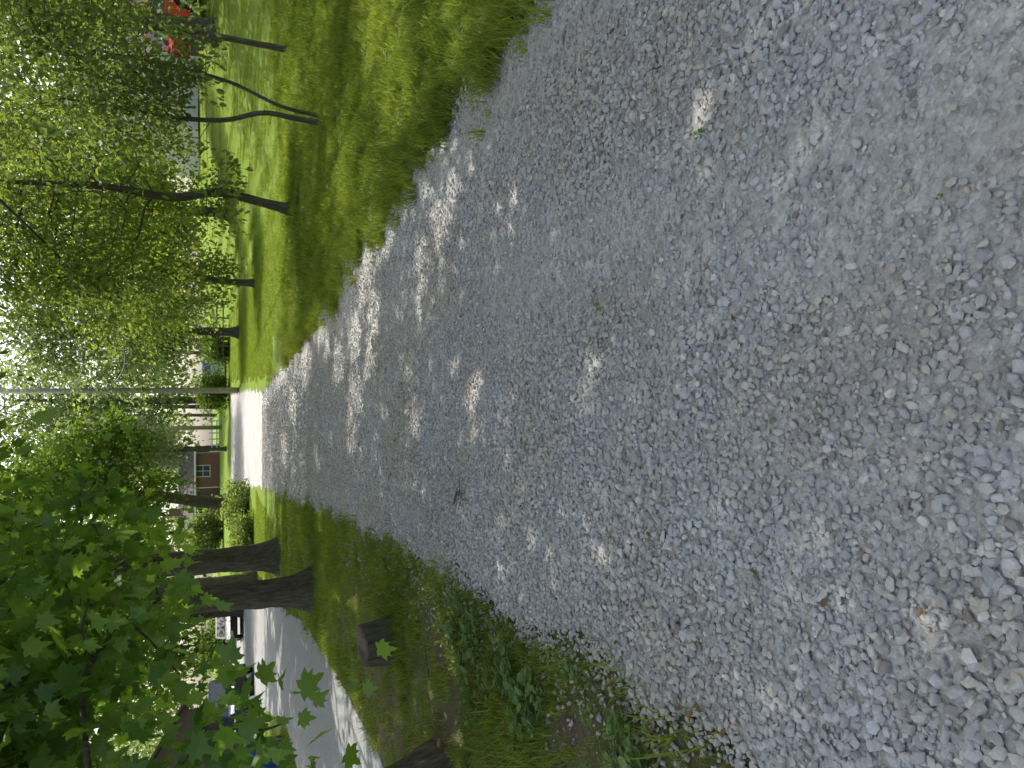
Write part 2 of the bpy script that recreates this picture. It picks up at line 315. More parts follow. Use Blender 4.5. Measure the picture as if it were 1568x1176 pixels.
# ------------------------------------------------------------ leaves
OV_V=np.array([(0,0,0),(-.26,.28,.05),(-.24,.65,.04),(0,1,-.06),(.24,.65,.04),(.26,.28,.05)]); OV_F=np.array([(0,1,2),(0,2,3),(0,3,4),(0,4,5)])[:, ::-1]
DI_V=np.array([(0,0,0),(-.36,.5,.06),(0,1,-.05),(.36,.5,.06)]); DI_F=np.array([(0,2,1),(0,3,2)])
mp=[(0,.05),(.12,-.02),(.40,.0),(.30,.17),(.44,.22),(.60,.44),(.40,.43),(.34,.50),(.38,.68),(.22,.58),(.14,.66),(.12,.82),(0,1.0)]
out_=mp+[(-a,b_) for a,b_ in mp[-2:0:-1]]
MA_V=np.array([(0,.32,0.0)]+[(a,b_,0.16*abs(a)-0.16*max(0,b_-.4)) for a,b_ in out_]); nmo=len(out_)
MA_F=np.array([(0,1+(i+1)%nmo,1+i) for i in range(nmo)])[:, ::-1]
TM={'ov':(OV_V,OV_F),'di':(DI_V,DI_F),'ma':(MA_V,MA_F)}
# canopy leaves are left out along the sun direction to light these ground spots (x,y,rx,ry)
PA=[(.95,3.98,.18,.16),(1.12,3.80,.13,.14),(.88,4.16,.13,.11),(0,2.98,.16,.09),(-.53,2.98,.11,.10),(-.67,2.90,.14,.11),(.96,2.13,.10,.10),(-.48,1.81,.05,.05),
 (-.2,4.62,.16,.17),(.06,4.62,.13,.15),(-.2,4.07,.14,.10),(.12,5.0,.10,.12),(-.58,9.2,.35,.4),(-.17,9.0,.3,.45),(-.34,6.1,.17,.18),(1.2,5.34,.26,.20),(1.47,5.03,.17,.15),(1.05,5.9,.17,.22),
 (1.42,7.37,.27,.38),(1.24,8.4,.35,.45),(.75,7.85,.26,.3),(.55,9.1,.33,.42),(.23,8.2,.19,.26),(.92,12.2,.4,.8),(.25,10.25,.3,.5),(-.44,16.4,.4,.9),(.33,14,.35,.8),(-1.2,12.5,.25,.4),(-1.6,18.5,.4,.8),(0.2,20,.4,1.1),(.5,11.3,.2,.3),(-.8,10.9,.2,.2),
 (3.1,15.1,.7,.7),(2.0,8,.45,.6),(2.6,6.6,.4,.4),(3.4,9.5,.6,.5),(2.5,11.5,.6,.6),(4.8,12.2,.8,.6),(3.3,4.6,.3,.3),
 (-4.9,8.7,1.2,1.0),(-4.4,10.2,.5,.8),(-3.9,11.5,.3,.4),(-2.6,9.0,.2,.25),(-3.0,10.4,.15,.3),(-2.2,12.0,.2,.4),(-1.9,5.0,.08,.1)]
PA=np.array(PA)
def lit(c,big):
    gx=c[:,0]-S[0]/S[2]*c[:,2]; gy=c[:,1]-S[1]/S[2]*c[:,2]
    wv=1.2+0.8*wob(gx,gy,9.0,1.0); m=np.zeros(len(c),bool)
    for (x,y,a,b_) in PA: m|=((gx-x)/(a+.01))**2+((gy-y)/(b_+.01))**2<wv
    n1=wob(gx,gy,1.1,2.0)+.5*wob(gx,gy,3.1,.3)
    m|=(gx>2.6)&(gy>10.5)&(n1>-.2)
    m|=(gx>1.2)&(gy>19)&(n1>-.8)
    m|=(gx>2.15)&(gy<=10.5)&(gy>3.5)&(n1>.0)
    m|=(gx<-4)&(gy>7)&(n1>.85)
    m|=(gx<-2)&(gy>19)&(n1>.3)
    if big:
        m|=(gy>25.5+1.5*wob(gx,gy,.8))
        m|=(gx<-1.55)&(gy<6.3)&(gy>1.5)&(n1>-.15)  # oak leaves also left out here so sun reaches the maple
    return m
def openview(c):
    # limbs kept high above the drive and its utility line, as pruned roadside trees are
    return (c[:,0]>-0.17*c[:,1]-.3*wob(c[:,1],c[:,2],.7))&(c[:,2]<2.0+0.24*c[:,1]+.9*wob(c[:,0],c[:,1],.9,2.))
def leaves(cl,spread,nleaf,size,kind,r,ctr,droop=0.5,flat=0.7,cull=0):
    n_=len(cl)*nleaf; base=np.repeat(cl,nleaf,0); ct=np.repeat(r.uniform(0,.6,len(cl)),nleaf)
    off=r.normal(size=(n_,3))*spread*np.array([1,1,flat]); c=base+off
    ow=nrm(c-ctr)*0.35+nrm(off)*0.5
    tint=ct+r.uniform(0,.4,n_)
    if cull:
        k=~lit(c,cull>1); c=c[k];ow=ow[k];tint=tint[k];n_=len(c)
    Yv=nrm(ow+r.normal(size=(n_,3))*0.55+np.array([0,0,-droop])); N0=nrm(r.normal(size=(n_,3))*0.6+np.array([0,0,1.0]))
    Xv=nrm(np.cross(Yv,N0)); Zv=np.cross(Xv,Yv); s_=(size*r.uniform(.45,1.35,n_))[:,None]
    tv,tf=TM[kind]; V=np.empty((n_,len(tv),3)); cz=r.uniform(-.8,2.6,n_)[:,None]
    for i,(a,b_,d) in enumerate(tv): V[:,i]=c+s_*(a*Xv+b_*Yv+cz*d*Zv)
    Fx=(tf[None]+(np.arange(n_)*len(tv))[:,None,None]).reshape(-1,3)
    return V.reshape(-1,3),Fx,np.repeat(tint,len(tv))
def tubes(A,B,ra,rb,k=5):
    n_=len(A); d=nrm(B-A); up=np.where(np.abs(d[:,2:3])>.9,np.array([[1.,0,0]]),np.array([[0,0,1.]])); u=nrm(np.cross(d,up)); v=np.cross(d,u)
    an=np.arange(k)*2*math.pi/k; V=np.empty((n_,2,k,3))
    for i,a in enumerate(an):
        q=math.cos(a)*u+math.sin(a)*v; V[:,0,i]=A+q*ra[:,None]; V[:,1,i]=B+q*rb[:,None]
    b0=(np.arange(n_)*2*k)[:,None]; i=np.arange(k)[None]; j=(i+1)%k
    Fx=np.stack([b0+i,b0+j,b0+k+j,b0+k+i],2).reshape(-1,4); return V.reshape(-1,3),Fx
def trunk_mesh(pts,rad,r,flare=0.6,k=22):
    pts=np.array(pts,float); L=np.concatenate([[0],np.cumsum(np.linalg.norm(np.diff(pts,axis=0),axis=1))]); n_=max(8,int(L[-1]/0.10))
    tt=np.concatenate([[-0.0],np.linspace(0,L[-1],n_)[1:]]); C=np.stack([np.interp(tt,L,pts[:,i]) for i in range(3)],1)
    for _ in range(6): C[1:-1]=(C[:-2]+2*C[1:-1]+C[2:])/4
    rr=np.interp(tt,L,rad); V=[]; ph=r.uniform(0,6,4)
    for i,(c,q) in enumerate(zip(C,rr)):
        for j in range(k):
            a=j*2*math.pi/k; fl=flare*math.exp(-tt[i]/(rad[0]*1.1))*(1+.55*math.sin(a*4+ph[0])); 
            g=q*(1+fl+0.06*math.sin(a*5+ph[1]+tt[i]*.8)+0.04*math.sin(a*9+tt[i]*2+ph[2])+.03*math.sin(tt[i]*7+a*2))+r.normal(0,.02)*q
            V.append((c[0]+g*math.cos(a),c[1]+g*math.sin(a),c[2]-(0.08 if i==0 else 0)))
    V=np.array(V); a=(np.arange(len(C)-1)[:,None]*k); i=np.arange(k)[None]; j=(i+1)%k
    Fx=np.stack([a+i,a+j,a+k+j,a+k+i],2).reshape(-1,4); return V,Fx
def tree(name,base,trunk,r0,cc,cr,ncl,nleaf,lsize,kind,lm,seed,bark=None,spread=.45,lobes=12,attach=0.45,droop=.5,cull=1,r1=None,extra=None,flare=.6,shell=0.75,lsp=.3,zmin=None,opn=False,keep=None):
    r=np.random.default_rng(seed); base=np.array([base[0],base[1],float(hz(base[0],base[1]))]); cc=np.array(cc,float);cr=np.array(cr,float)
    tp=np.array(trunk,float); L=np.concatenate([[0],np.cumsum(np.linalg.norm(np.diff(tp,axis=0),axis=1))]); n_=14
    tt=np.linspace(0,L[-1],n_); C=np.stack([np.interp(tt,L,tp[:,i]) for i in range(3)],1)
    C[2:,:2]+=np.cumsum(r.normal(0,0.012*L[-1]/n_*4,(n_-2,2)),0)*.3
    r1=r0*.35 if r1 is None else r1; trad=np.interp(tt/L[-1],[0,.5,1],[r0,(r0*.75+r1*.25),r1])
    lob=nrm(r.normal(size=(lobes,3)))*r.uniform(.45,.95,(lobes,1))*shell/.75; 
    k=r.integers(0,lobes,ncl); cl=(lob[k]+r.normal(size=(ncl,3))*lsp*r.uniform(.7,1.2,(lobes,1))[k]); m=np.linalg.norm(cl,axis=1); cl=cl/np.maximum(1,m/1.08)[:,None]
    cl=cc+cl*cr
    if zmin is not None: cl=cl[cl[:,2]>zmin]
    if opn: cl=cl[~openview(cl+base)]
    if keep is not None: cl=cl[keep(cl+base)]
    if extra is not None: cl=np.concatenate([cl,np.array(extra,float)])
    ok=[t>=attach*L[-1] for t in tt]
    order=np.argsort(np.linalg.norm(cl-C[n_//2+1],axis=1))
    cap=n_+2*len(cl); NP=np.zeros((cap,3)); NP[:n_]=C; PL=np.zeros(cap); PL[:n_]=tt*.3; OK=np.zeros(cap,bool); OK[:n_]=ok; cnt=n_; W=np.zeros(cap); PR=np.full(cap,-1); PR[:n_]=[-1]+list(range(n_-1))
    for ii in order:
        q=cl[ii]; d=np.linalg.norm(NP[:cnt]-q,axis=1); cost=d+.28*PL[:cnt]+.5*np.maximum(0,NP[:cnt,2]-q[2]); cost[~OK[:cnt]]=1e9; b_=int(np.argmin(cost))
        mid=(NP[b_]+q)/2+r.normal(size=3)*d[b_]*.09+np.array([0,0,.06*d[b_]])
        NP[cnt]=mid;PR[cnt]=b_;PL[cnt]=PL[b_]+d[b_]/2;OK[cnt]=True; NP[cnt+1]=q;PR[cnt+1]=cnt;PL[cnt+1]=PL[b_]+d[b_];OK[cnt+1]=True; W[cnt+1]=1; cnt+=2
    for i in range(cnt-1,0,-1): W[PR[i]]+=W[i]
    tw=max(1,W[0]); rad=np.maximum(.0045,r0*.75*np.sqrt(W/tw)); rad=np.minimum(rad,r0*.5)
    e=np.arange(n_,cnt); A=NP[PR[e]];B=NP[e]; ra=rad[PR[e]]; rb=rad[e]; ra=np.minimum(ra,rb*1.5+.002)
    e_=empty(name,base)
    v1,f1=tubes(A,B,ra,rb)
    v2,f2=trunk_mesh(C,trad,r,flare)
    V=np.concatenate([v2,v1]); Fx=np.concatenate([f2,f1+len(v2)])
    add("trunk_and_limbs",mesh_np("trunk_and_limbs",V,Fx,bark or M_bark,smooth=True),e_)
    wc=cl+base; v,f,t=leaves(wc,spread,nleaf,lsize,kind,r,cc+base,droop,cull=cull)
    add("foliage",mesh_np("foliage",v-base,f,lm,t),e_)
    return e_

tree("oak_tree",(-3.53,13.1),[(0,0,0),(.05,0,2),(-.1,.1,5),(.3,0,9),(.2,0,12)],.22,(0.3,-.3,8.6),(6.6,6.6,4.6),560,80,.18,'di',M_oak,1,spread=.5,lobes=20,attach=.3,cull=2,flare=.7,opn=True)
tree("oak_tree",(-4.4,20),[(0,0,0),(.0,0,2),(.1,.1,5),(.3,0,9),(.3,0,13)],.31,(.6,0,9),(7,6.5,5.2),560,80,.19,'di',M_oak,2,spread=.55,lobes=20,attach=.3,cull=2,flare=.5,opn=True)
tree("oak_tree",(-7.5,30),[(0,0,0),(.0,0,2),(.1,.1,5),(.3,0,9),(.3,0,13)],.28,(1.5,-1,9.5),(7,5.5,5.2),360,65,.24,'di',M_oak,3,spread=.6,lobes=18,attach=.3,cull=2,opn=True)
# near maple at the left edge, low hanging limbs; its crown reaches over the drive above the camera
ex=[]
rr=np.random.default_rng(5)
def branch(p0,p1,sag,n_,sp):
    for t in np.linspace(.12,1,n_):
        q=np.array(p0)*(1-t)+np.array(p1)*t; q[2]+=sag*4*t*(1-t); ex.append(q+rr.normal(size=3)*sp*(.4+t))
branch((0,0,2.7),(1.25,-.9,1.2),.22,11,.06)
branch((0,0,3.2),(1.7,.2,2.35),.2,18,.14); branch((0,0,3.0),(1.9,1.5,2.2),.3,20,.14)
branch((0,.2,3.2),(1.0,2.4,2.3),.3,20,.2); branch((0,0,3.4),(2.1,-.6,2.75),.3,18,.16); branch((0,0,3.3),(2.2,2.6,2.6),.3,20,.2)
branch((0,0,3.1),(1.1,1.2,2.2),.25,18,.16); branch((0,0,3.1),(.9,3.2,2.0),.25,20,.2)
for _ in range(230):   # high spreading limbs over the drive
    ex.append((rr.uniform(2.2,6.0),rr.uniform(-1.2,4.2),rr.uniform(5.0,7.4)))
ex=np.array(ex)
tree("maple_tree",(-3.08,5.35),[(0,0,0),(-.10,0,1),(-.05,.1,2.5),(.1,.1,5),(.3,.2,8.5)],.27,(.2,.2,6.6),(4.4,4.2,3.2),300,27,.135,'ma',M_maple,4,spread=.26,lobes=15,attach=.28,cull=1,extra=ex,flare=.5,droop=.7,
     keep=lambda c:(c[:,2]>1.75+.12*c[:,1])&~((c[:,0]>-.25*c[:,1]+.2)&(c[:,2]<2.2+.26*c[:,1])))
tree("oak_tree",(8.2,9.5),[(0,0,0),(.0,0,2),(-.1,.1,5),(-.3,0,9),(-.3,0,12)],.26,(-1.6,-1.2,8.6),(6.6,6.4,4.2),500,74,.19,'di',M_light,6,spread=.5,lobes=20,attach=.4,cull=1,keep=lambda c:c[:,2]>2.3+.25*c[:,1])
tree("young_tree",(3.85,17.1),[(0,0,0),(.12,0,.7),(.30,0,1.5),(.05,.1,2.3),(.2,.1,3.6),(.1,.1,6)],.10,(.1,.2,4.7),(2.7,2.5,3.3),400,38,.12,'ov',M_light,7,M_bark2,spread=.22,lobes=22,attach=.25,cull=0,r1=.03,lsp=.26)
tree("young_tree",(4.17,12.2),[(0,0,0),(.02,0,.5),(.12,0,.9),(-.12,0,1.3),(-.15,.1,2),(-.05,.1,3.6)],.042,(.1,.1,3.1),(1.3,1.2,1.5),130,24,.10,'ov',M_young,8,M_bark2,spread=.17,lobes=12,attach=.2,cull=0,r1=.015)
tree("young_tree",(4.32,12.3),[(0,0,0),(.05,0,.6),(.32,0,1.2),(.5,.1,1.9),(.6,.1,3.2)],.03,(.6,.1,3.0),(1.1,1.1,1.3),90,24,.10,'ov',M_young,9,M_bark2,spread=.17,lobes=10,attach=.3,cull=0,r1=.012)
tree("young_tree",(7.2,16.7),[(0,0,0),(.03,0,1),(.1,0,2),(.0,.1,3),(.2,.1,6)],.065,(.1,.1,5.0),(2.2,2.2,2.4),280,36,.12,'ov',M_young,10,M_bark2,spread=.22,lobes=16,attach=.4,cull=0,r1=.02,zmin=2.9)
tree("young_tree",(4.1,32),[(0,0,0),(.0,0,1),(.1,0,2),(.0,.1,4),(.0,.1,7)],.13,(-.2,0,4.6),(2.3,2.2,3.5),300,44,.16,'di',M_light,12,M_bark2,spread=.3,lobes=18,attach=.2,cull=0,r1=.04)
tree("large_tree",(12.3,28),[(0,0,0),(.0,0,2),(-.1,.1,5),(-.3,0,9),(-.3,0,12)],.32,(-.8,0,8.6),(6,5.5,5.0),440,55,.22,'di',M_light,13,spread=.5,lobes=20,attach=.3,cull=0,zmin=3.0)
tree("large_tree",(3.2,49),[(0,0,0),(.0,0,2),(-.1,.1,5),(.1,0,10)],.25,(-.3,0,7.6),(3.6,3.8,5.4),300,50,.26,'di',M_far,14,spread=.5,lobes=18,attach=.2,cull=0)
tree("large_tree",(9.0,42),[(0,0,0),(.0,0,2),(-.1,.1,5),(.1,0,10)],.25,(-.3,0,7),(4.4,3.8,4.8),280,55,.26,'di',M_light,15,spread=.55,lobes=18,attach=.2,cull=0)
tree("large_tree",(-8.2,56),[(0,0,0),(.0,0,2),(.5,.1,4.5),(1.1,0,10)],.42,(.3,0,8.5),(5,5,5.5),280,55,.3,'di',M_oak,16,spread=.6,lobes=18,attach=.25,cull=0)
tree("large_tree",(-12.5,44),[(0,0,0),(.0,0,2),(-.1,.1,5),(.1,0,10)],.3,(-.3,0,8.5),(5.2,5,6),300,55,.28,'di',M_oak,17,spread=.6,lobes=18,attach=.25,cull=0)
tree("large_tree",(-1.6,79),[(0,0,0),(.0,0,4),(-.1,.1,9),(.1,0,17)],.35,(0,0,12),(4.2,4.2,8.5),150,42,.42,'di',M_far,19,spread=.75,lobes=20,attach=.2,cull=0)
tree("large_tree",(-6.8,84),[(0,0,0),(.0,0,4),(-.1,.1,9),(.1,0,17)],.35,(0,0,12.5),(4.4,4.2,9),180,45,.42,'di',M_far,20,spread=.75,lobes=20,attach=.2,cull=0)
tree("flowering_dogwood_tree",(-5.2,64),[(0,0,0),(.0,0,2),(-.1,.1,4),(.1,0,8)],.14,(0,0,7.5),(1.7,1.7,3.6),130,50,.26,'di',M_pale,18,spread=.5,lobes=12,attach=.3,cull=0)
print("TREES",time.time()-T0)

def distant():
    r=np.random.default_rng(99); Vs=[];Fs=[];Ts=[];TA=[];TB=[];RA=[];RB=[];nv=0
    spots=[]
    for x in np.arange(-75,80,6.0): spots.append((x+r.uniform(-2,2),r.uniform(88,98),r.uniform(15,20)))
    for x in np.arange(-100,100,8): spots.append((x+r.uniform(-2,2),r.uniform(108,125),r.uniform(19,25)))
    for y in np.arange(4,80,8): spots.append((-35-r.uniform(0,6),y,r.uniform(14,19)))
    for y in np.arange(20,80,8): spots.append((28+r.uniform(0,6)+y*.1,y,r.uniform(12,18)))
    for (x,y,h) in spots:
        if -12<x<12: h*=.85
        z0=float(hz(x,y)); c=np.array([x,y,z0+h*.55]); cr=np.array([h*.30,h*.30,h*.48])
        lob=nrm(r.normal(size=(14,3)))*r.uniform(.4,.95,(14,1)); n_=56; k=r.integers(0,14,n_); cl=c+(lob[k]+r.normal(size=(n_,3))*.2)*cr
        cl[:,2]=np.maximum(cl[:,2],z0+.8)
        v,f,t=leaves(cl,.75,36,.46,'di',r,c,.4); Vs.append(v);Fs.append(f+nv);Ts.append(np.clip(t+r.uniform(-.15,.15),0,1));nv+=len(v)
        TA.append((x,y,z0-.1));TB.append((x+.3,y,z0+h*.8));RA.append(.28);RB.append(.08)
    add("distant_trees",mesh_np("distant_trees",np.concatenate(Vs),np.concatenate(Fs),M_far,np.concatenate(Ts)))
    v,f=tubes(np.array(TA),np.array(TB),np.array(RA),np.array(RB),7); ob=add("trunks",mesh_np("trunks",v,f,M_bark,smooth=True),bpy.data.objects["distant_trees"])
distant()
def shrub(name,loc,r3,n_,nl,ls,lm,seed,kind='ov',sp=.12):
    r=np.random.default_rng(seed); z0=float(hz(loc[0],loc[1])); c=np.array([loc[0],loc[1],z0+r3[2]*.5]); d=nrm(r.normal(size=(n_,3)))*r.uniform(.5,1,(n_,1))
    cl=c+d*np.array(r3)*np.array([1,1,.55]); cl[:,2]=np.maximum(cl[:,2],z0+.05); v,f,t=leaves(cl,sp,nl,ls,kind,r,c,.2)
    e=empty(name,(loc[0],loc[1],z0)); b0=np.array([loc[0],loc[1],z0]); add("foliage",mesh_np("foliage",v-b0,f,lm,t),e)
    A=np.tile(np.zeros(3),(n_,1))+r.normal(size=(n_,3))*[.1,.1,0]; vv,ff=tubes(A,cl-b0,np.full(n_,.012),np.full(n_,.005)); add("stems",mesh_np("stems",vv,ff,M_bark2),e)
shrub("shrub",(-5.6,37),(1.0,.9,1.0),60,40,.15,M_light,31,sp=.2)
shrub("shrub",(-6.3,33),(.8,.8,.7),50,36,.13,M_light,32,sp=.16)
shrub("shrub",(-.6,61),(1.6,1.2,2.6),80,40,.2,M_oak,33,sp=.3)
shrub("shrub",(2.9,61),(1.6,1.2,2.0),80,40,.2,M_oak,34,sp=.3)
shrub("shrub",(-13.2,70),(2.2,1.2,2.6),100,40,.25,M_light,35,sp=.35)
shrub("shrub",(-17.0,54),(2.5,1.2,2.4),100,40,.2,M_oak,36,sp=.3)

# ------------------------------------------------------------ weeds, fallen leaves
WT=[]
for k in range(8):
    r=np.random.default_rng(200+k); nl=9; a=r.uniform(0,6.28,nl); h=r.uniform(.01,.08,nl); Vs=[];Fs=[];Ts=[]; tv,tf=(OV_V,OV_F); nv=0
    for i in range(nl):
        dirv=np.array([math.cos(a[i]),math.sin(a[i]),r.uniform(-.1,.6)]); dirv/=np.linalg.norm(dirv); X_=nrm(np.cross(dirv,[0,0,1.])); Z_=np.cross(X_,dirv); s_=r.uniform(.03,.075)
        c=np.array([math.cos(a[i])*.02,math.sin(a[i])*.02,h[i]])
        Vs.append(c+s_*(tv[:,:1]*X_*(.8,1.1,1.7,1.4)[k%4]+tv[:,1:2]*dirv+tv[:,2:]*Z_)); Fs.append(tf+nv); nv+=len(tv); Ts+= [r.uniform(-.2,.35)]*len(tv)
    vv,ff=tubes(np.array([[0,0,0.]]),np.array([[0,0,h.max()]]),np.array([.003]),np.array([.002]),3)
    ft=np.concatenate([ff[:,:3],ff[:,[0,2,3]]]); Vs.append(vv);Fs.append(ft+nv);Ts+=[0]*len(vv)
    WT.append((np.concatenate(Vs),np.concatenate(Fs),np.array(Ts)))
n_=620; y=R.uniform(1.5,5.0,n_); x=eL(y)-.14-np.abs(R.normal(.3,.5,n_)); sc=R.uniform(.2,.95,n_)
k=wob(x,y,2.6,1.5)>-.1; x=x[k];y=y[k];sc=sc[k]
n2=350; y2=R.uniform(1.5,11,n2); x2=eR(y2)+np.abs(R.normal(.3,.8,n2)); n3=50; y3=R.uniform(1.1,7,n3); x3=R.uniform(-1.1,1.8,n3)
x=np.concatenate([x,x2,x3,[.34,.87,-.59,-1.0,.3]]);y=np.concatenate([y,y2,y3,[2.9,2.17,1.87,7.1,5.5]]);sc=np.concatenate([sc,R.uniform(.25,.6,n2),R.uniform(.06,.18,n3),[.32,.4,.3,.35,.25]])
k=(x>-3.7); x=x[k];y=y[k];sc=sc[k]; n_=len(x)
merged("weeds",WT,x,y,hz(x,y)+.016,np.stack([sc]*3,1),R.normal(0,.1,n_),R.normal(0,.1,n_),R.uniform(0,6.28,n_),M_weed,R.uniform(.2,.8,n_))
DL=[]
for k in range(4):
    tv=MA_V.copy() if k%2 else OV_V.copy(); tf=MA_F if k%2 else OV_F; tv[:,2]+=.25*tv[:,0]**2+.1*np.sin(tv[:,1]*5); DL.append((tv,tf))
n_=900; y=R.uniform(1,10,n_); x=eL(y)-np.abs(R.normal(.2,.9,n_)); n2=45; y2=R.uniform(1,9,n2); x2=R.uniform(-1.1,1.8,n2)
x=np.concatenate([x,x2,[1.67,-.54,.95,-.62]]);y=np.concatenate([y,y2,[3.3,1.28,2.4,1.6]]); k=x>-3.7; x=x[k];y=y[k]; n_=len(x); sc=R.uniform(.015,.04,n_)
merged("fallen_leaves",DL,x,y,np.full(n_,.03),np.stack([sc]*3,1),R.normal(0,.25,n_),R.normal(0,.25,n_),R.uniform(0,6.28,n_),M_dead,R.uniform(.1,.9,n_))
r=np.random.default_rng(8)
def twig(x,y,L_,a,rad=.006):
    pts=[np.array([x,y,.03])]; 
    for i in range(6): a+=r.normal(0,.3); pts.append(pts[-1]+np.array([math.cos(a),math.sin(a),0])*L_/6+np.array([0,0,r.normal(0,.003)]))
    P_=np.array(pts); A=list(P_[:-1]);B=list(P_[1:]); ra=list(np.linspace(rad,rad*.5,6)); rb=list(np.linspace(rad*.9,rad*.4,6))
    A.append(P_[3]);B.append(P_[3]+np.array([math.cos(a+.9),math.sin(a+.9),.1])*L_*.3); ra.append(rad*.6);rb.append(rad*.3)
    v,f=tubes(np.array(A),np.array(B),np.array(ra),np.array(rb)); add("fallen_twig",mesh_np("fallen_twig",v,f,M_bark2))
twig(-.84,5.0,.32,.2); twig(-.78,4.75,.2,1.2,.004); twig(-1.9,4.3,.5,2.2,.009); twig(-2.3,5.6,.4,.9,.008); twig(1.2,2.4,.12,1.9,.003); twig(-2.0,6.6,.45,1.9,.007)

# ------------------------------------------------------------ stump
def stump():
    bm=bmesh.new(); k=28; rings=[]; prof=[(.245,-.03),(.225,.03),(.2,.10),(.19,.20),(.185,.27),(.172,.282),(.12,.279),(.05,.283)]
    for (q,z) in prof:
        ring=[]
        for j in range(k):
            a=j*2*math.pi/k; g=q*(1+.05*math.sin(3*a)+.04*math.sin(7*a+1)*(1 if z<.27 else .4)); ring.append(bm.verts.new((g*math.cos(a)*1.08,g*math.sin(a),z+.02*math.cos(a)*(z>.2))))
        rings.append(ring)
    for a,b_ in zip(rings[:-1],rings[1:]):
        for j in range(k): bm.faces.new((a[j],a[(j+1)%k],b_[(j+1)%k],b_[j]))
    bm.faces.new(rings[-1])
    me=bpy.data.meshes.new("tree_stump"); bm.to_mesh(me); bm.free()
    wood=simple("cut_wood",(0.12,0.09,0.068),.9,0,.5,22,.6); me.materials.append(M_bark); me.materials.append(wood)
    for p_ in me.polygons:
        p_.use_smooth=True
        if p_.center.z>.276: p_.material_index=1
    ob=add("tree_stump",me,None,(-2.5,7.15,0)); ob.rotation_euler=(.12,0,0)
stump()

# ------------------------------------------------------------ generic box / prism
def box(name,parent,size,loc,mat,bev=.01,rot=(0,0,0),top=None):
    bm=bmesh.new(); bmesh.ops.create_cube(bm,size=1)
    for v in bm.verts:
        tx=ty=1
        if top and v.co.z>0: tx,ty=top
        v.co=Vector((v.co.x*size[0]*tx,v.co.y*size[1]*ty,v.co.z*size[2]))
    if bev: bmesh.ops.bevel(bm,geom=bm.edges[:],offset=bev,segments=2,affect='EDGES')
    me=bpy.data.meshes.new(name); bm.to_mesh(me); bm.free(); me.materials.append(mat); ob=add(name,me,parent,loc); ob.rotation_euler=rot; return ob
def prism(name,parent,poly,y0,y1,mat,bev=.0):
    bm=bmesh.new(); a=[bm.verts.new((x,y0,z)) for x,z in poly]; b_=[bm.verts.new((x,y1,z)) for x,z in poly]; n_=len(poly)
    bm.faces.new(a); bm.faces.new(b_[::-1])
    for i in range(n_): bm.faces.new((a[i],b_[i],b_[(i+1)%n_],a[(i+1)%n_]))
    bmesh.ops.recalc_face_normals(bm,faces=bm.faces[:])
    if bev: bmesh.ops.bevel(bm,geom=[e for e in bm.edges],offset=bev,segments=2,affect='EDGES',clamp_overlap=True)
    me=bpy.data.meshes.new(name); bm.to_mesh(me); bm.free(); me.materials.append(mat); return add(name,me,parent)
def cyl(name,parent,r_,h,loc,mat,rot=(0,0,0),k=24,r2=None,bev=0):
    bm=bmesh.new(); bmesh.ops.create_cone(bm,cap_ends=True,segments=k,radius1=r_,radius2=r_ if r2 is None else r2,depth=h)
    if bev: bmesh.ops.bevel(bm,geom=[e for e in bm.edges if abs(e.verts[0].co.z-e.verts[1].co.z)<1e-5],offset=bev,segments=2,affect='EDGES')
    me=bpy.data.meshes.new(name); bm.to_mesh(me); bm.free(); me.materials.append(mat); ob=add(name,me,parent,loc); ob.rotation_euler=rot
    for p_ in me.polygons: p_.use_smooth=len(p_.vertices)==4
    return ob
M_glass=simple("car_glass",(0.03,0.04,0.05),.06,0,.1,3,0,.8); M_tire=simple("tire_rubber",(0.02,0.02,0.02),.85); M_rim=simple("wheel_metal",(0.45,0.45,0.46),.35,.9)
M_chrome=simple("chrome",(0.6,0.6,0.6),.2,1); M_lamp=simple("lamp_lens",(0.7,0.7,0.68),.15); M_red=simple("tail_lens",(0.35,0.02,0.02),.2); M_blk=simple("black_plastic",(0.025,0.025,0.027),.6)
def paint(name,c): return simple(name,c,.28,.1,.04,2)
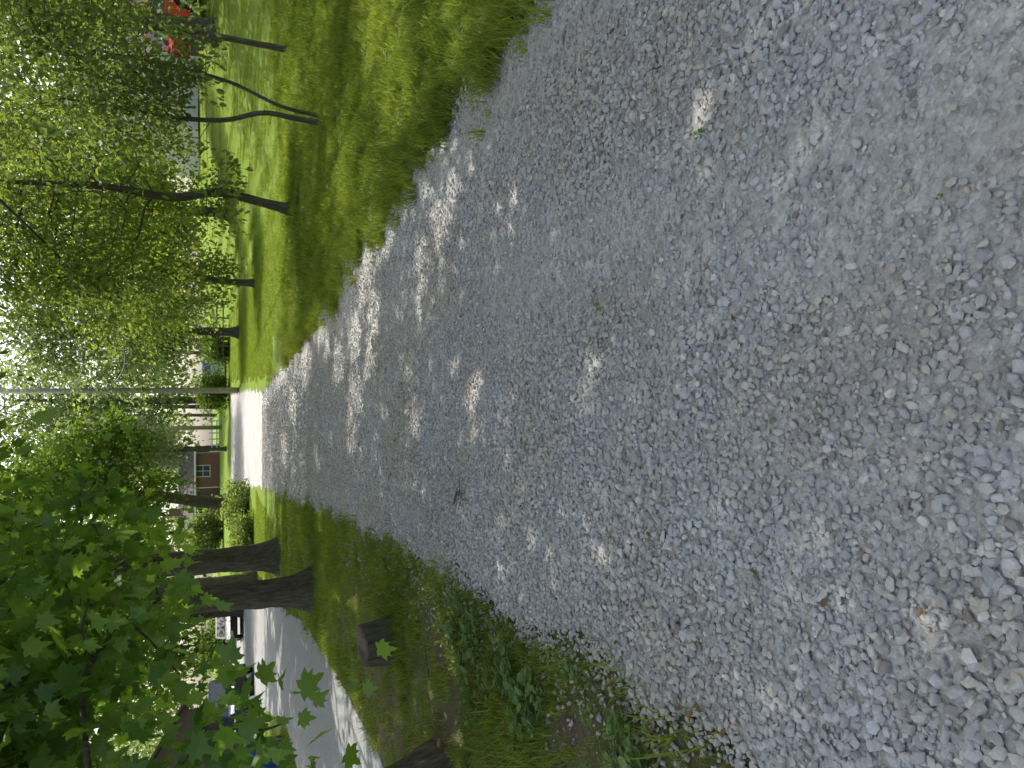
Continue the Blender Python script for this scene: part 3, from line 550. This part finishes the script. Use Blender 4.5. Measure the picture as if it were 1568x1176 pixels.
def vehicle(name,loc,rz,mat,kind='suv'):
    L_,W_={'suv':(4.7,1.86),'pickup':(5.5,1.9),'sedan':(4.6,1.78)}[kind]; e=empty(name,(loc[0],loc[1],float(hz(loc[0],loc[1]))+.006),rz)
    h={'suv':(.98,1.75),'pickup':(1.02,1.82),'sedan':(.86,1.42)}[kind]; wr=.36 if kind!='sedan' else .32; ax=L_*.29; wy=W_/2-.12
    def arch(c): return [(c+(wr+.07)*math.cos(a),wr+(wr+.07)*math.sin(a)) for a in np.linspace(math.pi,0,9)]
    g=.28; H=h[0]
    poly=[(-L_/2,.45),(-L_/2+.05,g),(-ax-wr-.1,g)]+arch(-ax)+[(-ax+wr+.1,g),(ax-wr-.1,g)]+arch(ax)+[(ax+wr+.1,g),(L_/2-.06,g+.03),(L_/2,.5),(L_/2-.02,H*.78),(L_/2-.35,H*.92),(L_/2-1.25,H),(-L_/2+.08,H),(-L_/2,H*.85)]
    prism("body",e,poly,-W_/2,W_/2,mat,.02)
    if kind=='suv': x0,x1,t0,t1=-L_/2+.12,L_/2-1.25,-L_/2+.4,L_/2-2.0
    elif kind=='pickup': x0,x1,t0,t1=-.65,L_/2-1.5,-.5,L_/2-2.15
    else: x0,x1,t0,t1=-L_/2+.75,L_/2-1.2,-L_/2+1.35,L_/2-2.0
    zb,zt=H-.01,h[1]; wb,wt=W_/2-.06,W_/2-.22
    bmv=[(x0,-wb,zb),(x1,-wb,zb),(x1,wb,zb),(x0,wb,zb),(t0,-wt,zt),(t1,-wt,zt),(t1,wt,zt),(t0,wt,zt)]
    bm=bmesh.new(); vv=[bm.verts.new(q) for q in bmv]
    quads=[(0,1,5,4),(1,2,6,5),(2,3,7,6),(3,0,4,7),(4,5,6,7),(3,2,1,0)]
    for q in quads: bm.faces.new([vv[i] for i in q])
    bmesh.ops.bevel(bm,geom=bm.edges[:],offset=.04,segments=2,affect='EDGES'); me=bpy.data.meshes.new("cabin"); bm.to_mesh(me); bm.free(); me.materials.append(mat); add("cabin",me,e)
    wv=[];wf=[]
    for qi,q in enumerate(quads[:4]):
        c=[np.array(bmv[i],float) for i in q]; nn=np.cross(c[1]-c[0],c[3]-c[0]); nn/=np.linalg.norm(nn)
        spans=[(.04,.34),(.37,.66),(.69,.93)] if qi in (0,2) and kind=='suv' else ([(.06,.48),(.52,.93)] if qi in (0,2) else [(.08,.92)])
        for (a,b_) in spans:
            s0=len(wv)
            for (u_,v_) in ((a,.14),(b_,.14),(b_,.88),(a,.88)):
                bt=c[0]*(1-u_)+c[1]*u_; tp=c[3]*(1-u_)+c[2]*u_; wv.append(bt*(1-v_)+tp*v_+nn*.008)
            wf.append((s0,s0+1,s0+2,s0+3))
    add("windows",mesh_np("windows",np.array(wv),np.array(wf),M_glass),e)
    for sx in (-1,1):
        for sy in (-1,1):
            cyl("tire",e,wr,.22,(sx*ax,sy*wy,wr),M_tire,(math.pi/2,0,0),28,bev=.03); cyl("wheel_rim",e,wr*.62,.235,(sx*ax,sy*wy,wr),M_rim,(math.pi/2,0,0),16,bev=.02); cyl("wheel_hub",e,wr*.15,.26,(sx*ax,sy*wy,wr),M_blk,(math.pi/2,0,0),12)
    for sy in (-1,1):
        box("headlight",e,(.12,.36,.15),(L_/2-.06,sy*(W_/2-.27),H*.68),M_lamp,.02); box("tail_light",e,(.07,.18,.32 if kind!='sedan' else .16),(-L_/2+.01,sy*(W_/2-.16),H*.78),M_red,.02); box("mirror",e,(.12,.2,.14),(x1-.25,sy*(W_/2+.06),H+.12),mat,.03)
        box("door_handle",e,(.16,.03,.03),(.1,sy*(W_/2+.008),H*.82),M_chrome,.005)
    box("grille",e,(.05,W_*.45,.2),(L_/2-.005,0,H*.62),M_blk,.01); box("front_bumper",e,(.14,W_*.96,.18),(L_/2,0,.42),M_chrome if kind=='pickup' else M_blk,.03); box("rear_bumper",e,(.14,W_*.96,.16),(-L_/2,0,.42),M_chrome if kind=='pickup' else M_blk,.03)
    if kind=='pickup': box("bed_liner",e,(1.9,W_-.25,.02),(-1.72,0,H+.012),M_blk,.0); 
    return e
vehicle("parked_suv",(-13.6,34.5),math.radians(-60),paint("dark_blue_paint",(0.02,0.035,0.10)),'suv')
vehicle("parked_pickup_truck",(-18.4,45),math.radians(-55),paint("grey_paint",(0.25,0.28,0.32)),'pickup')
vehicle("parked_car",(-13.9,46),math.radians(-70),paint("black_paint",(0.02,0.02,0.022)),'sedan')
vehicle("parked_van",(1.5,66),math.radians(15),paint("light_blue_paint",(0.45,0.6,0.7)),'suv')
vehicle("parked_red_car",(14.6,30.2),math.radians(20),paint("red_paint",(0.75,0.02,0.015)),'suv')

# ------------------------------------------------------------ bins
M_blue=simple("blue_plastic",(0.015,0.08,0.30),.45); M_yel=simple("yellow_plastic",(0.6,0.42,0.04),.5); M_post=simple("white_post",(0.75,0.75,0.72),.6)
def cart(name,loc,rz,body,lid,s_=1):
    e=empty(name,(loc[0],loc[1],float(hz(*loc))),rz); e.scale=(s_,)*3
    box("bin_body",e,(.5,.55,.88),(0,0,.5),body,.03,top=(1.2,1.2)); box("rim",e,(.64,.7,.05),(0,0,.93),body,.015)
    box("lid",e,(.66,.74,.07),(0,.01,.985),lid,.03,(0.04,0,0)); cyl("handle",e,.018,.5,(0,.42,.93),body,(0,math.pi/2,0),12)
    for sx in (-1,1): cyl("bin_wheel",e,.12,.05,(sx*.29,.28,.12),M_blk,(0,math.pi/2,0),20,bev=.01); box("handle_bracket",e,(.04,.14,.04),(sx*.22,.36,.93),body,.008)
    for i in (-1,0,1): box("rib",e,(.03,.02,.6),(i*.16,-.315,.5),body,.006,(-.06,0,0))
cart("recycling_bin",(-8.75,18.6),.3,M_blue,M_yel,.92)
cart("recycling_bin",(-9.6,19.3),.2,M_blue,M_blue,.95)
cart("trash_bin",(-12.0,27.8),.1,M_blk,M_blk,.85)
def mailbox(loc):
    e=empty("mailbox",(loc[0],loc[1],0)); box("post",e,(.1,.1,1.1),(0,0,.55),M_post,.01)
    prof=[(-.11,0),(.11,0),(.11,.12)]+[(.11*math.cos(a),.12+.11*math.sin(a)) for a in np.linspace(.3,math.pi-.3,7)]+[(-.11,.12)]
    ob=prism("box",e,prof,-.25,.25,M_post,.004); ob.location=(0,0,1.1); box("flag",e,(.01,.12,.08),(.13,0,1.35),M_red,.003)
mailbox((-11.3,28.4))

# ------------------------------------------------------------ houses
def brickmat(name,c,mortar=(0.35,0.33,0.3)):
    m,n,l,out=newmat(name); pb=n.new('ShaderNodeBsdfPrincipled'); tc=n.new('ShaderNodeTexCoord'); mp_=n.new('ShaderNodeMapping'); mp_.inputs['Rotation'].default_value=(math.pi/2,0,0); l.new(tc.outputs['Object'],mp_.inputs[0])
    bt=n.new('ShaderNodeTexBrick'); bt.inputs['Scale'].default_value=4; bt.inputs['Color1'].default_value=(*c,1); bt.inputs['Color2'].default_value=(c[0]*.7,c[1]*.7,c[2]*.7,1); bt.inputs['Mortar'].default_value=(*mortar,1); bt.inputs['Mortar Size'].default_value=.012
    l.new(mp_.outputs[0],bt.inputs['Vector']); l.new(bt.outputs[0],pb.inputs['Base Color']); pb.inputs['Roughness'].default_value=.9; l.new(pb.outputs[0],out.inputs[0]); return m
def sidingmat(name,c):
    m,n,l,out=newmat(name); pb=n.new('ShaderNodeBsdfPrincipled'); tc=n.new('ShaderNodeTexCoord'); sp=n.new('ShaderNodeSeparateXYZ'); l.new(tc.outputs['Object'],sp.inputs[0])
    mu=n.new('ShaderNodeMath'); mu.operation='MULTIPLY'; mu.inputs[1].default_value=6; l.new(sp.outputs[2],mu.inputs[0]); fr=n.new('ShaderNodeMath'); fr.operation='FRACT'; l.new(mu.outputs[0],fr.inputs[0])
    bp=n.new('ShaderNodeBump'); bp.inputs['Distance'].default_value=.02; bp.inputs['Strength'].default_value=1; l.new(fr.outputs[0],bp.inputs['Height']); l.new(bp.outputs[0],pb.inputs['Normal'])
    nz=noise(n,l,tc.outputs['Object'],2,4); r_=ramp(n,[(.3,[q*.85 for q in c]),(.7,c)]); l.new(nz.outputs[0],r_.inputs[0]); l.new(r_.outputs[0],pb.inputs['Base Color']); pb.inputs['Roughness'].default_value=.7; l.new(pb.outputs[0],out.inputs[0]); return m
M_roof=simple("roof_shingle",(0.10,0.085,0.075),.9,0,.3,12,.4); M_trim=simple("white_trim",(0.75,0.75,0.73),.5); M_door=simple("brown_door",(0.12,0.06,0.035),.5)
M_win=simple("window_glass",(0.05,0.06,0.07),.08,0,.1,2,0,.8)
def house(name,loc,rz,W_,Dp,H_,roofh,wall):
    e=empty(name,(loc[0],loc[1],float(hz(*loc))),rz)
    box("walls",e,(W_,Dp,H_),(0,0,H_/2),wall,0); g=.45
    ob=prism("gable_walls",e,[(-Dp/2+.01,H_),(Dp/2-.01,H_),(0,H_+roofh-.05)],-W_/2+.01,W_/2-.01,wall,0); ob.rotation_euler=(0,0,math.pi/2)
    sl_=math.hypot(Dp/2+g,roofh*(Dp/2+g)/(Dp/2)); an=math.atan2(roofh,Dp/2)
    for s_ in (-1,1): box("roof_slope",e,(W_+.8,sl_,.12),(0,s_*(Dp/2+g)/2,H_+roofh-math.sin(an)*sl_/2+.07),M_roof,.01,(-s_*an,0,0))
    box("fascia",e,(W_+.8,.06,.2),(0,-Dp/2-g-.02,H_-.18),M_trim,.005)
    def win(x,wd=1.0,hh=1.2,z=1.5):
        box("window_frame",e,(wd+.16,.08,hh+.16),(x,-Dp/2-.02,z),M_trim,.01); box("window_pane",e,(wd,.04,hh),(x,-Dp/2-.055,z),M_win,.003); box("mullion",e,(.05,.03,hh),(x,-Dp/2-.085,z),M_trim,.003); box("sash",e,(wd,.03,.05),(x,-Dp/2-.085,z),M_trim,.003)
    win(-W_*.36); win(-W_*.12); box("door_frame",e,(1.1,.08,2.2),(W_*.05,-Dp/2-.02,1.1),M_trim,.01); box("door",e,(.9,.05,2.05),(W_*.05,-Dp/2-.06,1.03),M_door,.01); win(W_*.3)
    box("chimney",e,(.7,.6,1.6),(-W_*.2,0.2,H_+roofh+.2),wall,.01)
M_brick=brickmat("red_brick",(0.24,0.09,0.055))
house("brick_house",(-11.2,82),.05,8.5,7,2.4,1.3,M_brick)
house("siding_house",(-21.0,40),-.9,9,7,2.9,2.0,sidingmat("brown_siding",(0.16,0.12,0.10)))
house("white_house",(20.5,56),.2,10,7,2.9,2.2,sidingmat("white_siding",(0.7,0.7,0.68)))

# ------------------------------------------------------------ fences
M_wood=simple("weathered_wood",(0.2,0.165,0.13),.9,0,.3,14,.3)
def fence(name,p0,p1,n_,mat,h,rails,wd=.1):
    e=empty(name,(p0[0],p0[1],float(hz(*p0)))); dx,dy=p1[0]-p0[0],p1[1]-p0[1]; L_=math.hypot(dx,dy); e.rotation_euler=(0,0,math.atan2(dy,dx))
    for i in range(n_+1): box("post",e,(wd,wd,h),(L_*i/n_,0,h/2),mat,.01)
    for z in rails: box("rail",e,(L_,.05,.1),(L_/2,-.08,z),mat,.01)
fence("rail_fence",(1.8,60),(6.0,60),4,M_wood,1.1,(.45,.9),.13)
fence("white_fence",(-6.2,74),(-3.4,74),5,M_trim,1.0,(.35,.75),.12)

# ------------------------------------------------------------ utility poles and wires
M_pole=simple("pole_wood",(0.36,0.33,0.30),.9,0,.2,6,.3); M_cer=simple("insulator",(0.3,0.3,0.32),.3)
def pole(loc,H_,arm_z,rz=0,trans=False):
    e=empty("utility_pole",(loc[0],loc[1],float(hz(*loc))),rz); cyl("shaft",e,.19,H_,(0,0,H_/2-.05),M_pole,k=20,r2=.13)
    box("crossarm",e,(2.4,.1,.12),(0,-.17,arm_z),M_pole,.01)
    for x in (-1.1,-.5,.5,1.1): cyl("insulator",e,.04,.16,(x,-.17,arm_z+.14),M_cer,k=12,r2=.03)
    for s_ in (-1,1): box("arm_brace",e,(.75,.03,.04),(s_*.35,-.2,arm_z-.28),M_pole,.004,(0,s_*.75,0))
    if trans: cyl("transformer",e,.24,.8,(.42,0,arm_z-1.1),M_cer,k=24,bev=.03)
pole((-.4,50),13.5,12.8,.2); pole((-3.9,72),12.5,9.6,.2,True); pole((4.0,-2.5),9.5,9.0,.2)
M_wire=simple("wire_rubber",(0.02,0.02,0.02),.6)
def wire(a,b_,sag,rad=.012):
    cu=bpy.data.curves.new("power_line",'CURVE'); cu.dimensions='3D'; cu.bevel_depth=rad; sp=cu.splines.new('POLY'); n_=28; sp.points.add(n_)
    for i in range(n_+1):
        t=i/n_; sp.points[i].co=(a[0]*(1-t)+b_[0]*t,a[1]*(1-t)+b_[1]*t,a[2]*(1-t)+b_[2]*t-sag*4*t*(1-t),1)
    cu.materials.append(M_wire); ob=bpy.data.objects.new("power_line",cu); scene.collection.objects.link(ob)
wire((-.4,49.8,7.6),(4.0,-2.4,6.5),2.8,.022)
wire((-.4,49.8,9.6),(4.0,-2.4,8.0),3.2,.018)
for x in (-1.1,1.1): wire((-.4+x,49.8,12.9),(-3.9+x,71.8,10.4),.4,.03)
wire((-3.9,71.8,9.0),(-.4,50.2,9.5),.4,.03)
wire((-3.9,72,8.2),(-10,80,4.2),.3,.02)
print("DONE",time.time()-T0)
